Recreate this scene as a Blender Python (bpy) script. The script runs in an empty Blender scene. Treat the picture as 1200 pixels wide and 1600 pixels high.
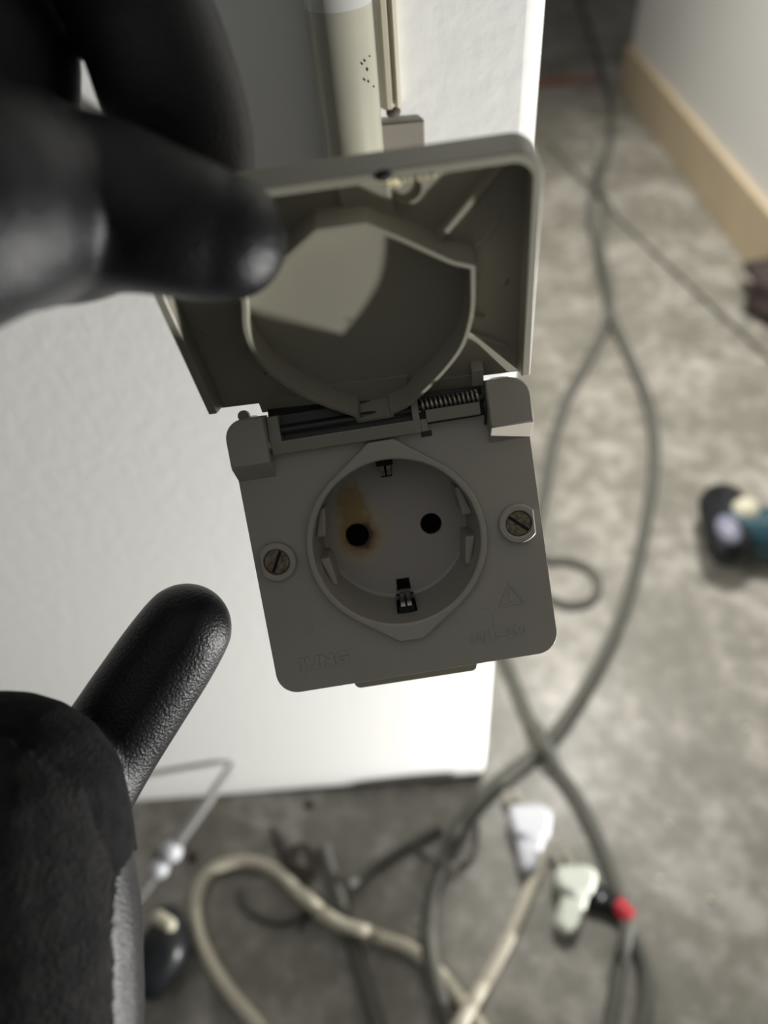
import bpy, bmesh, math, random
from mathutils import Vector, Matrix
random.seed(7)
C = bpy.context.scene.collection
sc = bpy.context.scene

# ---------------------------------------------------------------- camera, world, lights, exposure
F = 1155.0                                  # focal length in pixels of the 1200x1600 frame
HC = 0.55895                                # camera height above the floor
CAM = ((0.996622, -0.080001, -0.018567), (-0.04692, -0.740191, 0.670758), (-0.067404, -0.667621, -0.741444))
M3 = Matrix(CAM)
cd = bpy.data.cameras.new('camera'); cam = bpy.data.objects.new('camera', cd); C.objects.link(cam)
cd.sensor_fit = 'VERTICAL'; cd.sensor_height = 36; cd.sensor_width = 27
cd.lens = F/1600*36
cd.clip_start = 0.005; cd.clip_end = 50
m = M3.to_4x4()
cr, cu, cb = m.col[0].copy(), -m.col[1], -m.col[2]
mw = Matrix.Identity(4)
for i in range(3): mw[i][0], mw[i][1], mw[i][2] = cr[i], cu[i], cb[i]
mw[2][3] = HC
cam.matrix_world = mw
cd.dof.use_dof = True; cd.dof.focus_distance = 0.172; cd.dof.aperture_fstop = 6.8
sc.camera = cam
sc.view_settings.view_transform = 'Standard'; sc.view_settings.look = 'None'
sc.view_settings.gamma = 1; sc.view_settings.exposure = 0.0
sc.view_settings.use_curve_mapping = False

w = bpy.data.worlds.new('world'); sc.world = w; w.use_nodes = True
w.node_tree.nodes['Background'].inputs[0].default_value = (0.93, 0.96, 1.0, 1)
w.node_tree.nodes['Background'].inputs[1].default_value = 0.52

def lamp(name, kind, loc, target, power, color=(1, 1, 1), **k):
    d = bpy.data.lights.new(name, kind); d.energy = power; d.color = color
    for a, b in k.items(): setattr(d, a, b)
    o = bpy.data.objects.new(name, d); C.objects.link(o); o.location = loc
    o.rotation_euler = (Vector(target)-Vector(loc)).to_track_quat('-Z', 'Y').to_euler()
    return o
# work lamp lying low in front of the wall, right of the photographer, and a lamp in the passage
lamp('work_lamp', 'SPOT', (0.47, 0.0, 0.055), (-0.06, 0.21, 0.42), 32.0, (1, 0.985, 0.96), shadow_soft_size=0.010, spot_size=math.radians(84), spot_blend=0.3)
lamp('passage_lamp', 'SPOT', (0.27, 0.80, 1.35), (0.42, 0.72, 0), 88.0, (1, 0.98, 0.93), shadow_soft_size=0.12, spot_size=math.radians(76), spot_blend=1.0)

# ---------------------------------------------------------------- helpers
def W_(p): return M3 @ Vector(p) + Vector((0, 0, HC))
def ray(px, py): return Vector(((px-600)/F, (py-800)/F, 1.0))
def at(px, py, z): return W_(ray(px, py)*z)                 # point seen there at depth z metres
def fl(px, py, z=0.0):                                      # the floor spot seen there
    r = M3 @ ray(px, py); return r*(-(HC-z)/r.z) + Vector((0, 0, HC))
def on_wall(px, py, y=0.225):
    r = M3 @ ray(px, py); return r*(y/r.y) + Vector((0, 0, HC))

def frame(R, t):
    m = Matrix(R).to_4x4()
    for i in range(3): m[i][3] = t[i]
    return m
def tag(o, label=None, cat=None, group=None, kind=None):
    if label: o['label'] = label
    if cat: o['category'] = cat
    if group: o['group'] = group
    if kind: o['kind'] = kind
    return o
def empty(name, mat, label, cat, group=None):
    o = bpy.data.objects.new(name, None); C.objects.link(o); o.matrix_world = mat
    o.empty_display_size = 0.01
    return tag(o, label, cat, group)
def obj(name, bm, mat, parent=None, smooth=35, bevel=0, scale=0.001, label=None, segs=2, recalc=True):
    if recalc: bmesh.ops.recalc_face_normals(bm, faces=bm.faces)
    if scale != 1:
        for v in bm.verts: v.co *= scale
    for f in bm.faces: f.smooth = smooth > 0
    if smooth > 0:
        th = math.radians(smooth)
        for e in bm.edges:
            if len(e.link_faces) == 2 and e.calc_face_angle(0) > th: e.smooth = False
    me = bpy.data.meshes.new(name); bm.to_mesh(me); bm.free()
    if mat: me.materials.append(mat)
    o = bpy.data.objects.new(name, me); C.objects.link(o)
    if parent: o.parent = parent
    if bevel:
        b = o.modifiers.new('bevel', 'BEVEL'); b.width = bevel*scale; b.segments = segs
        b.limit_method = 'ANGLE'; b.angle_limit = math.radians(40)
    if label: o['label'] = label
    return o
def struct(name, bm, mat, parent=None, **k):
    o = obj(name, bm, mat, parent, scale=1, **k); o['kind'] = 'structure'; return o

def box(bm, a, b, mtx=None):
    r = bmesh.ops.create_cube(bm, size=1)
    ca = [(a[i]+b[i])/2 for i in range(3)]; s = [abs(b[i]-a[i]) for i in range(3)]
    for v in r['verts']:
        v.co = Vector((v.co.x*s[0]+ca[0], v.co.y*s[1]+ca[1], v.co.z*s[2]+ca[2]))
        if mtx: v.co = mtx @ v.co
    return r['verts']
def prism(bm, poly, z0, z1, top=None):
    """poly at z0, optional other outline at z1"""
    top = top or poly
    a = [bm.verts.new((p[0], p[1], z0)) for p in poly]; b = [bm.verts.new((p[0], p[1], z1)) for p in top]
    n = len(poly)
    bm.faces.new(a); bm.faces.new(b[::-1])
    for i in range(n): bm.faces.new((a[i], b[i], b[(i+1) % n], a[(i+1) % n]))
def holed(bm, outer, holes, z0, z1, hole_walls=True):
    """plate with holes between z0 (front) and z1"""
    for z in (z0, z1):
        es = []
        for lp in [outer]+holes:
            vs = [bm.verts.new((p[0], p[1], z)) for p in lp]
            es += [bm.edges.new((vs[i], vs[(i+1) % len(vs)])) for i in range(len(vs))]
        bmesh.ops.triangle_fill(bm, edges=es, use_beauty=True, use_dissolve=False)
    for lp in [outer]+holes:
        a = [bm.verts.new((p[0], p[1], z0)) for p in lp]; b = [bm.verts.new((p[0], p[1], z1)) for p in lp]
        for i in range(len(lp)):
            j = (i+1) % len(lp); bm.faces.new((a[i], a[j], b[j], b[i]))
    bmesh.ops.remove_doubles(bm, verts=bm.verts, dist=1e-4)
def circ(cx, cy, r, n=48, a0=0, a1=2*math.pi, end=False):
    k = n if not end else n-1
    return [(cx+r*math.cos(a0+(a1-a0)*i/k), cy+r*math.sin(a0+(a1-a0)*i/k)) for i in range(n)]
def rrect(x0, y0, x1, y1, r, n=7):
    r4 = r if isinstance(r, (tuple, list)) else (r,)*4
    out = []
    for (cx, cy, a, rr) in ((x1-r4[2], y1-r4[2], 0, r4[2]), (x0+r4[3], y1-r4[3], 90, r4[3]), (x0+r4[0], y0+r4[0], 180, r4[0]), (x1-r4[1], y0+r4[1], 270, r4[1])):
        if rr < 1e-6: out.append((cx, cy)); continue
        out += circ(cx, cy, rr, n, math.radians(a), math.radians(a+90), True)
    return out
def hull(pts):
    pts = sorted(set(pts))
    def half(ps):
        h = []
        for p in ps:
            while len(h) > 1 and (h[-1][0]-h[-2][0])*(p[1]-h[-2][1])-(h[-1][1]-h[-2][1])*(p[0]-h[-2][0]) <= 0: h.pop()
            h.append(p)
        return h
    a = half(pts); b = half(pts[::-1]); return a[:-1]+b[:-1]
def offset(poly, d):
    n = len(poly); out = []
    ar = sum(poly[i][0]*poly[(i+1) % n][1]-poly[(i+1) % n][0]*poly[i][1] for i in range(n))
    s = 1 if ar > 0 else -1
    for i in range(n):
        p0, p1, p2 = (Vector(poly[(i+k) % n]) for k in (-1, 0, 1))
        e1 = (p1-p0).normalized(); e2 = (p2-p1).normalized()
        n1 = Vector((e1.y, -e1.x))*s; n2 = Vector((e2.y, -e2.x))*s
        nn = (n1+n2).normalized(); k = max(nn.dot(n1), 0.4)
        out.append(tuple(p1+nn*d/k))
    return out
def cat(pts, k=8):
    pts = [Vector(p) for p in pts]; out = []
    for i in range(len(pts)-1):
        p0 = pts[max(i-1, 0)]; p1 = pts[i]; p2 = pts[i+1]; p3 = pts[min(i+2, len(pts)-1)]
        for j in range(k):
            t = j/k
            out.append(0.5*((2*p1)+(p2-p0)*t+(2*p0-5*p1+4*p2-p3)*t*t+(3*p1-p0-3*p2+p3)*t**3))
    out.append(pts[-1]); return out
def tube(bm, pts, r, n=12, caps=True, flat=1.0, ends=False):
    """sweep; r a number or a list; ends=True gives rounded ends"""
    P = [Vector(p) for p in pts]; rr = list(r) if isinstance(r, (list, tuple)) else [r]*len(P)
    if ends:
        for side in (0, -1):
            p = P[side]; q = P[1] if side == 0 else P[-2]; d = (p-q).normalized(); R0 = rr[side]
            add = [(p+d*R0*math.sin(a), max(R0*math.cos(a), 1e-5)) for a in (0.35, 0.7, 1.0, 1.25, 1.45)]
            if side == 0: P = [x[0] for x in add[::-1]]+P; rr = [x[1] for x in add[::-1]]+rr
            else: P += [x[0] for x in add]; rr += [x[1] for x in add]
    rings = []; up = None
    for i, p in enumerate(P):
        t = (P[min(i+1, len(P)-1)]-P[max(i-1, 0)]).normalized()
        if up is None: up = Vector((0, 0, 1)) if abs(t.z) < 0.9 else Vector((1, 0, 0))
        u = (up-t*up.dot(t)).normalized(); v = t.cross(u); up = u
        rings.append([bm.verts.new(p+(u*math.cos(2*math.pi*k/n)*flat+v*math.sin(2*math.pi*k/n))*rr[i]) for k in range(n)])
    for a, b in zip(rings, rings[1:]):
        for k in range(n): bm.faces.new((a[k], a[(k+1) % n], b[(k+1) % n], b[k]))
    if caps: bm.faces.new(rings[0][::-1]); bm.faces.new(rings[-1])

# ---------------------------------------------------------------- materials
def mat(name, col, rough=0.5, bump=0, bscale=800, var=0, vscale=60, col2=None, metal=0, spec=0.5, detail=6, coat=0, dist=0.0005):
    m = bpy.data.materials.new(name); m.use_nodes = True; nt = m.node_tree; b = nt.nodes['Principled BSDF']
    b.inputs['Base Color'].default_value = (*col, 1); b.inputs['Roughness'].default_value = rough
    b.inputs['Metallic'].default_value = metal; b.inputs['Specular IOR Level'].default_value = spec
    b.inputs['Coat Weight'].default_value = coat
    tc = nt.nodes.new('ShaderNodeTexCoord')
    if col2:
        n = nt.nodes.new('ShaderNodeTexNoise'); n.inputs['Scale'].default_value = vscale; n.inputs['Detail'].default_value = detail
        nt.links.new(tc.outputs['Object'], n.inputs['Vector'])
        r = nt.nodes.new('ShaderNodeValToRGB'); r.color_ramp.elements[0].position = 0.35; r.color_ramp.elements[1].position = 0.68
        r.color_ramp.elements[0].color = (*col, 1); r.color_ramp.elements[1].color = (*col2, 1)
        nt.links.new(n.outputs['Fac'], r.inputs['Fac']); nt.links.new(r.outputs['Color'], b.inputs['Base Color'])
        m['ramp'] = r.name
    if bump:
        n = nt.nodes.new('ShaderNodeTexNoise'); n.inputs['Scale'].default_value = bscale; n.inputs['Detail'].default_value = 4
        nt.links.new(tc.outputs['Object'], n.inputs['Vector'])
        bp = nt.nodes.new('ShaderNodeBump'); bp.inputs['Strength'].default_value = bump; bp.inputs['Distance'].default_value = dist
        nt.links.new(n.outputs['Fac'], bp.inputs['Height']); nt.links.new(bp.outputs['Normal'], b.inputs['Normal'])
    return m
PLC = (0.37, 0.342, 0.29)
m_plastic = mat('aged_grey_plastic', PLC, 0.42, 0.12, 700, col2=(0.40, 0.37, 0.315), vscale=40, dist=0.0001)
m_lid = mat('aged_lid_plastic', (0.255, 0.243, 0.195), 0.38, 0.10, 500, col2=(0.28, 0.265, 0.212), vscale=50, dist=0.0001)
m_dark = mat('dark_pin', (0.03, 0.03, 0.028), 0.35)
m_black = mat('slot_black', (0.006, 0.006, 0.006), 0.8)
m_blackp = mat('black_plastic', (0.010, 0.011, 0.013), 0.35, spec=0.3)
m_screw = mat('dull_brass', (0.30, 0.25, 0.165), 0.45, 0.3, 2500, col2=(0.12, 0.10, 0.07), vscale=900, metal=0.7, dist=0.0001)
m_steel = mat('spring_steel', (0.45, 0.42, 0.36), 0.35, metal=0.8)
m_clip = mat('earth_clip_metal', (0.35, 0.33, 0.30), 0.3, metal=0.9)
m_conduit = mat('conduit_pvc', (0.36, 0.35, 0.275), 0.28, 0.08, 400, col2=(0.32, 0.31, 0.25), vscale=35, dist=0.0002)
m_conduit2 = mat('clean_conduit_pvc', (0.42, 0.42, 0.40), 0.18)
m_wall = mat('painted_plaster', (0.80, 0.80, 0.77), 0.75, 0.16, 160, dist=0.0015)
m_wall_r = mat('passage_wall_paint', (0.72, 0.71, 0.69), 0.7, 0.2, 60, col2=(0.66, 0.65, 0.63), vscale=3, dist=0.002)
m_base = mat('beige_skirting', (0.44, 0.36, 0.25), 0.6, 0.2, 30, col2=(0.52, 0.42, 0.28), vscale=5, dist=0.001)
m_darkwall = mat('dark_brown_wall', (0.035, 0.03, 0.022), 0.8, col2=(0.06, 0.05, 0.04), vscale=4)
m_rubber = mat('black_glove_rubber', (0.006, 0.0064, 0.008), 0.36, 0.85, 1700, spec=0.28, dist=0.0003)
m_knit = mat('black_glove_knit', (0.007, 0.007, 0.008), 0.9, 1.0, 1400, col2=(0.014, 0.0135, 0.0135), vscale=300, spec=0.08, dist=0.0006)
m_cable = mat('dark_rubber_cable', (0.105, 0.104, 0.09), 0.8, spec=0.2)
m_cable_w = mat('cream_cable', (0.52, 0.48, 0.38), 0.45)
m_white = mat('white_plug_plastic', (0.56, 0.57, 0.61), 0.4)
m_white2 = mat('greenish_white_plug_plastic', (0.54, 0.57, 0.49), 0.4)
m_red = mat('red_tape', (0.40, 0.015, 0.025), 0.5)
m_teal = mat('teal_tool_plastic', (0.015, 0.055, 0.075), 0.4)
m_beige = mat('beige_plastic', (0.55, 0.52, 0.40), 0.5)
m_clear = mat('frosted_rod_plastic', (0.62, 0.61, 0.60), 0.25)
m_brown = mat('brown_debris', (0.045, 0.036, 0.03), 0.8, 0.5, 200, col2=(0.065, 0.052, 0.043), vscale=90)
m_glue = mat('yellowed_glue', (0.62, 0.55, 0.33), 0.15, spec=0.8)

m_clear.node_tree.nodes['Principled BSDF'].inputs['Transmission Weight'].default_value = 0.6
# socket floor: heat stain round the left pin hole
m_burn = mat('heat_stained_plastic', (0.41, 0.375, 0.33), 0.45)
nt = m_burn.node_tree; B = nt.nodes['Principled BSDF']; L = nt.links.new
def nd(t, **k):
    n = nt.nodes.new(t)
    for a, b in k.items():
        if a in ('op',): n.operation = b
        else: n.inputs[a].default_value = b
    return n
tc = nd('ShaderNodeTexCoord')
def stain(cx, cy, sx, sy, r0, r1, noise=0.25):
    mp = nd('ShaderNodeMapping'); mp.inputs['Location'].default_value = (-cx*0.001*sx, -cy*0.001*sy, 0); mp.inputs['Scale'].default_value = (sx, sy, 0)
    L(tc.outputs['Object'], mp.inputs['Vector'])
    ln = nd('ShaderNodeVectorMath'); ln.operation = 'LENGTH'; L(mp.outputs[0], ln.inputs[0])
    nz = nd('ShaderNodeTexNoise', Scale=420.0, Detail=3.0); L(tc.outputs['Object'], nz.inputs['Vector'])
    ad = nd('ShaderNodeMath'); ad.operation = 'MULTIPLY_ADD'; L(nz.outputs['Fac'], ad.inputs[0]); ad.inputs[1].default_value = noise*0.006
    sb = nd('ShaderNodeMath'); sb.operation = 'SUBTRACT'; L(ln.outputs['Value'], sb.inputs[0]); sb.inputs[1].default_value = noise*0.003; L(sb.outputs[0], ad.inputs[2])
    mr = nd('ShaderNodeMapRange'); mr.interpolation_type = 'SMOOTHSTEP'
    mr.inputs['From Min'].default_value = r0*0.001; mr.inputs['From Max'].default_value = r1*0.001
    mr.inputs['To Min'].default_value = 1; mr.inputs['To Max'].default_value = 0
    L(ad.outputs[0], mr.inputs['Value']); return mr.outputs[0]
prev = None
def mix(fac, col, strength):
    global prev
    mx = nd('ShaderNodeMix'); mx.data_type = 'RGBA'
    k = nd('ShaderNodeMath'); k.operation = 'MULTIPLY'; L(fac, k.inputs[0]); k.inputs[1].default_value = strength
    L(k.outputs[0], mx.inputs[0])
    if prev is None: mx.inputs[6].default_value = (0.39, 0.355, 0.315, 1)
    else: L(prev, mx.inputs[6])
    mx.inputs[7].default_value = (*col, 1); prev = mx.outputs[2]
mix(stain(-9.6, 23.5, 1, 0.85, 5.5, 9.5, .5), (0.42, 0.36, 0.25), 0.9)
mix(stain(-10.3, 18.5, 1.15, 0.62, 2.0, 6.2, 1.0), (0.30, 0.20, 0.04), 0.85)
mix(stain(-9.6, 25.2, 1, 0.95, 3.8, 6.4, .4), (0.34, 0.19, 0.06), 0.8)
mix(stain(-9.2, 25.4, 1, 1, 2.6, 4.3, .5), (0.05, 0.025, 0.01), 0.95)
L(prev, B.inputs['Base Color'])

# concrete floor
m_floor = mat('stained_concrete', (0.20, 0.19, 0.155), 0.42)
nt = m_floor.node_tree; B = nt.nodes['Principled BSDF']; L = nt.links.new; tc = nd('ShaderNodeTexCoord')
n1 = nd('ShaderNodeTexNoise', Scale=11.0, Detail=4.0, Roughness=0.55); L(tc.outputs['Object'], n1.inputs['Vector'])
n2 = nd('ShaderNodeTexNoise', Scale=55.0, Detail=5.0, Roughness=0.6); L(tc.outputs['Object'], n2.inputs['Vector'])
mx = nd('ShaderNodeMath'); mx.operation = 'MULTIPLY_ADD'; L(n2.outputs['Fac'], mx.inputs[0]); mx.inputs[1].default_value = 0.55; 
m2_ = nd('ShaderNodeMath'); m2_.operation = 'MULTIPLY'; L(n1.outputs['Fac'], m2_.inputs[0]); m2_.inputs[1].default_value = 0.6; L(m2_.outputs[0], mx.inputs[2])
rp = nd('ShaderNodeValToRGB'); e = rp.color_ramp.elements
e[0].position = 0.44; e[0].color = (0.15, 0.14, 0.112, 1); e[1].position = 0.70; e[1].color = (0.36, 0.335, 0.30, 1)
e2 = rp.color_ramp.elements.new(0.56); e2.color = (0.20, 0.188, 0.155, 1)
L(mx.outputs[0], rp.inputs['Fac']); L(rp.outputs['Color'], B.inputs['Base Color'])
rr = nd('ShaderNodeMapRange'); rr.inputs['To Min'].default_value = 0.55; rr.inputs['To Max'].default_value = 0.28; L(n1.outputs['Fac'], rr.inputs['Value']); L(rr.outputs[0], B.inputs['Roughness'])
bp = nd('ShaderNodeBump', Strength=0.25, Distance=0.002); L(n2.outputs['Fac'], bp.inputs['Height']); L(bp.outputs[0], B.inputs['Normal'])

# ---------------------------------------------------------------- the setting
bm = bmesh.new(); box(bm, (-1.6, -1.6, -0.05), (1.6, 3.2, 0)); struct('floor', bm, m_floor, smooth=0)
bm = bmesh.new(); box(bm, (-1.6, 0.225, 0), (0.05, 1.9, 2.4)); struct('wall_front', bm, m_wall, smooth=30, bevel=0.006, segs=4)
bm = bmesh.new(); box(bm, (0.516, -1.6, 0), (0.64, 1.58, 2.4)); struct('wall_right', bm, m_wall_r, smooth=0)
bm = bmesh.new(); box(bm, (0.504, -1.6, 0), (0.516, 1.58, 0.080)); struct('baseboard_right', bm, m_base, smooth=0, bevel=0.002)
bm = bmesh.new(); box(bm, (-1.6, 2.45, 0), (1.6, 2.55, 2.4)); struct('wall_back', bm, m_darkwall, smooth=0)
bm = bmesh.new(); box(bm, (0.64, 1.50, 0), (1.6, 1.58, 2.4)); struct('wall_passage', bm, m_darkwall, smooth=0)

bm = bmesh.new(); box(bm, (-1.7, -1.7, 0), (1.6, -1.6, 2.4)); struct('added_wall_near', bm, m_wall_r, smooth=0)  # unseen wall added behind the camera to cut ambient light from the front
bm = bmesh.new(); box(bm, (-1.7, -1.6, 0), (-1.6, 0.225, 2.4)); struct('added_wall_left', bm, m_wall_r, smooth=0)  # also added out of view, closes off ambient light from the left

# ---------------------------------------------------------------- socket
FM = frame(((0.997206, 0.072368, -0.018526), (0.059177, -0.613933, 0.787137), (0.04559, -0.786034, -0.6165)), (-0.002239, 0.125751, 0.445556))
LM = frame(((0.998512, 0.054505, -0.001653), (-0.00552, 0.131203, 0.99134), (0.05425, -0.989856, 0.131308)), (-0.004536, 0.125767, 0.457753))
CX, CY = -0.4, 24.6                                          # socket centre on the plate, mm
sock = empty('wall_socket', FM, 'grey plastic surface mounted power outlet with hinged lid held open and a scorched pin hole', 'power outlet')
# cover plate
outline = rrect(-34.2, -9.0, 34.2, 57.6, (4.5, 4.5, 5, 5))
outline = []
outline += circ(29.2, 52.4, 5, 8, 0, math.pi/2, True) + circ(-29.0, 52.8, 5, 8, math.pi/2, math.pi, True)
outline += circ(-29.6, -4.3, 4.5, 8, math.pi, 1.5*math.pi, True) + [(-25.2, -8.8), (-25.2, -1.2), (24.0, -1.2), (24.0, -8.6)]
outline += circ(28.8, -4.1, 4.5, 8, 1.5*math.pi, 2*math.pi, True)
bm = bmesh.new(); holed(bm, outline, [circ(CX, CY, 19.6, 64)], 0, 2.2)
obj('cover_plate', bm, m_plastic, sock, smooth=0, bevel=0.7, segs=3)
# skirt behind the plate
bm = bmesh.new(); prism(bm, offset(outline, -0.6), 2.1, 6.5, offset(outline, -1.2))
bmesh.ops.delete(bm, geom=[f for f in bm.faces if len(f.verts) > 4], context='FACES')
obj('plate_skirt', bm, m_plastic, sock, smooth=30)
# raised octagonal-tipped ring
oc = hull([tuple(p) for p in circ(CX, CY, 21.0, 72)] + [(CX+a, CY+b) for a in (-2.9, 2.9) for b in (-23.9, 23.9)])
oct2 = hull([tuple(p) for p in circ(CX, CY, 20.6, 72)] + [(CX+a, CY+b) for a in (-2.6, 2.6) for b in (-23.2, 23.2)])
bm = bmesh.new()
hole = circ(CX, CY, 19.4, 72)
for lp0, z0, lp1, z1 in ((oc, 0.05, oct2, -2.2),):
    a = [bm.verts.new((*p, z0)) for p in lp0]; b = [bm.verts.new((*p, z1)) for p in lp0]
    for i in range(len(a)): bm.faces.new((a[i], a[(i+1) % len(a)], b[(i+1) % len(a)], b[i]))
es = []
for lp in (oc, hole):
    vs = [bm.verts.new((*p, -2.2)) for p in lp]; es += [bm.edges.new((vs[i], vs[(i+1) % len(vs)])) for i in range(len(vs))]
bmesh.ops.triangle_fill(bm, edges=es, use_beauty=True)
a = [bm.verts.new((*p, -2.2)) for p in hole]; b = [bm.verts.new((*p, 1.0)) for p in hole]
for i in range(72): bm.faces.new((a[i], b[i], b[(i+1) % 72], a[(i+1) % 72]))
bmesh.ops.remove_doubles(bm, verts=bm.verts, dist=1e-3)
obj('socket_ring', bm, m_plastic, sock, smooth=25, bevel=0.5, segs=3)
# recess wall with openings for the earth clips
bm = bmesh.new(); N = 96; zs = [0.6, 5.0, 9.0, 13.0, 16.6, 17.0]; rs = [19.5, 19.2, 18.9, 18.6, 18.35, 17.6]
grid = [[bm.verts.new((CX+r*math.cos(2*math.pi*i/N), CY+r*math.sin(2*math.pi*i/N), z)) for i in range(N)] for z, r in zip(zs, rs)]
for j in range(len(zs)-1):
    for i in range(N):
        ang = 360*(i+0.5)/N
        if j in (1, 2, 3, 4) and (abs(ang-90) < 6 or abs(ang-270) < 6): continue
        bm.faces.new((grid[j][i], grid[j+1][i], grid[j+1][(i+1) % N], grid[j][(i+1) % N]))
obj('recess_wall', bm, m_plastic, sock, smooth=40)
# recess floor with pin holes and clip slots
fo = circ(CX, CY, 17.75, N)
slotb = [(CX-1.7, CY+13.6), (CX+1.7, CY+13.6), (CX+1.9, CY+17.0), (CX-1.9, CY+17.0)]
slott = [(CX-1.5, CY-17.0), (CX+1.7, CY-17.0), (CX+1.5, CY-13.2), (CX-1.4, CY-13.2)]
bm = bmesh.new(); holed(bm, fo, [circ(-10.1, 25.1, 3.0, 28), circ(9.0, 25.1, 2.75, 28), slotb, slott], 17.0, 18.6)
obj('socket_floor', bm, m_burn, sock, smooth=40, label='socket floor with yellow brown scorch round the left pin hole')
for hx, rr_ in ((-10.1, 3.0), (9.0, 2.75)):
    bm = bmesh.new(); ring = circ(hx, 25.1, rr_, 28)
    a = [bm.verts.new((*p, 17.4)) for p in ring]; b = [bm.verts.new((*p, 27)) for p in ring]
    for i in range(28): bm.faces.new((a[i], a[(i+1) % 28], b[(i+1) % 28], b[i]))
    bm.faces.new(b)
    obj('pin_sleeve', bm, m_black, sock, smooth=60)
# guide ribs left and right, a groove between each pair
for s in (-1, 1):
    for t in (-1, 1):
        bm = bmesh.new()
        y0, y1 = (CY+2.6*t, CY+9.6*t)
        pts = [(CX+s*16.6, y0), (CX+s*19.15, y0), (CX+s*16.9, y1), (CX+s*15.6, y1)]
        prism(bm, pts, 5.2, 16.98, pts); obj('guide_rib', bm, m_plastic, sock, smooth=0, bevel=0.5)
# earth clips
def clip(sgn):
    y = CY+sgn*18.0
    bm = bmesh.new()
    # dark chamber behind the opening
    vs = box(bm, (CX-2.0, y-0.6 if sgn > 0 else y-2.6, 4.9), (CX+2.0, y+2.6 if sgn > 0 else y+0.6, 21))
    for f in list(bm.faces):
        c = f.calc_center_median()
        if (sgn > 0 and abs(c.y-(y-0.6)) < 1e-3) or (sgn < 0 and abs(c.y-(y+0.6)) < 1e-3): bm.faces.remove(f)
    ch = obj('clip_slot', bm, m_black, sock, smooth=0, recalc=True)
    bm = bmesh.new()
    for k in (-1, 1):
        pth = [(CX+k*0.75, y-sgn*0.2, 18.5), (CX+k*0.75, y-sgn*1.3, 14.5), (CX+k*0.72, y-sgn*2.1, 10.5), (CX+k*0.8, y-sgn*1.0, 7.6), (CX+k*0.8, y+sgn*0.6, 6.4)]
        pth = [(a, b+(1.3 if sgn < 0 else 0), c) for a, b, c in pth]
        P = cat(pth, 5); h = 0.55; t = 0.22
        rings = []
        for i, p in enumerate(P):
            d = (P[min(i+1, len(P)-1)]-P[max(i-1, 0)]).normalized(); nrm = Vector((1, 0, 0)).cross(d)
            rings.append([bm.verts.new(p+Vector((a*h, 0, 0))+nrm*b*t) for a, b in ((-1, -1), (1, -1), (1, 1), (-1, 1))])
        for a, b in zip(rings, rings[1:]):
            for q in range(4): bm.faces.new((a[q], a[(q+1) % 4], b[(q+1) % 4], b[q]))
        bm.faces.new(rings[0][::-1]); bm.faces.new(rings[-1])
    if sgn > 0: box(bm, (CX-2.6, y-1.0, 12.0), (CX+2.6, y-0.2, 13.0))
    obj('earth_clip', bm, m_clip, sock, smooth=40, label='bare metal earth contact clip')
clip(1); clip(-1)
# screws in their bosses
for sx, sy, flat, ang in ((-28.7, 24.9, -1, -62), (28.2, 24.7, 1, 42)):
    bm = bmesh.new(); ring = []
    for a in range(48):
        th = 2*math.pi*a/48; x, y = 4.6*math.cos(th), 4.6*math.sin(th)
        if flat*x > 3.7: x = flat*3.7
        ring.append((sx+x, sy+y))
    holed(bm, ring, [circ(sx, sy, 3.05, 36)], -1.7, 0.1)
    bs = obj('screw_boss', bm, m_plastic, sock, smooth=30, bevel=0.35)
    bm = bmesh.new(); t = math.radians(ang); w_ = 0.38
    prism(bm, circ(sx, sy, 2.95, 36), -0.9, 0.3)
    mtx = Matrix.Translation((sx, sy, 0)) @ Matrix.Rotation(t, 4, 'Z')
    sc_ = obj('screw', bm, m_screw, sock, smooth=30, bevel=0.15)
    bm = bmesh.new(); box(bm, (-2.7, -w_, -1.0), (2.7, w_, -0.8), mtx)
    obj('screw_slot', bm, m_black, sc_, smooth=0)
# hinge covers, with a wedge running down onto the plate
for (x0, x1, rl, rrr) in ((-34.0, -25.3, 4.3, 0.6), (24.1, 33.6, 0.6, 4.6)):
    bm = bmesh.new()
    yT = -8.9; o = rrect(x0, yT, x1, 1.6, (rl, rrr, 0, 0), 8)
    prism(bm, [(a, b) for a, b in o], -6.0, 0.1, o)
    obj('hinge_cover', bm, m_plastic, sock, smooth=30, bevel=0.45, segs=3)
    bm = bmesh.new()
    v = [bm.verts.new(p) for p in ((x0, 1.5, -6), (x1, 1.5, -6), (x1, 1.5, 0.1), (x0, 1.5, 0.1), (x0, 5.2, 0.1), (x1, 5.2, 0.1), (x0, 5.2, -0.05), (x1, 5.2, -0.05))]
    bm.faces.new((v[0], v[1], v[7], v[6])); bm.faces.new((v[0], v[3], v[2], v[1])); bm.faces.new((v[3], v[4], v[5], v[2]))
    bm.faces.new((v[4], v[6], v[7], v[5])); bm.faces.new((v[0], v[6], v[4], v[3])); bm.faces.new((v[1], v[2], v[5], v[7]))
    obj('hinge_cover_wedge', bm, m_plastic, sock, smooth=0, bevel=0.2)
    bm = bmesh.new(); prism(bm, rrect(x0+1, yT-0.2, x1-1, 1, (3.4, 3.4, 0, 0)), 0, 9)
    obj('hinge_post', bm, m_plastic, sock, smooth=30, bevel=0.3)
bm = bmesh.new(); box(bm, (8.9, 0.3, -0.02), (11.4, 1.6, 0.2)); obj('hinge_notch', bm, m_dark, sock, smooth=0)
# small nub above the left cover
bm = bmesh.new(); prism(bm, circ(-30.4, -9.4, 1.3, 14), 0.5, 3); obj('moulding_nub', bm, m_plastic, sock, smooth=30, bevel=0.3)
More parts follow.
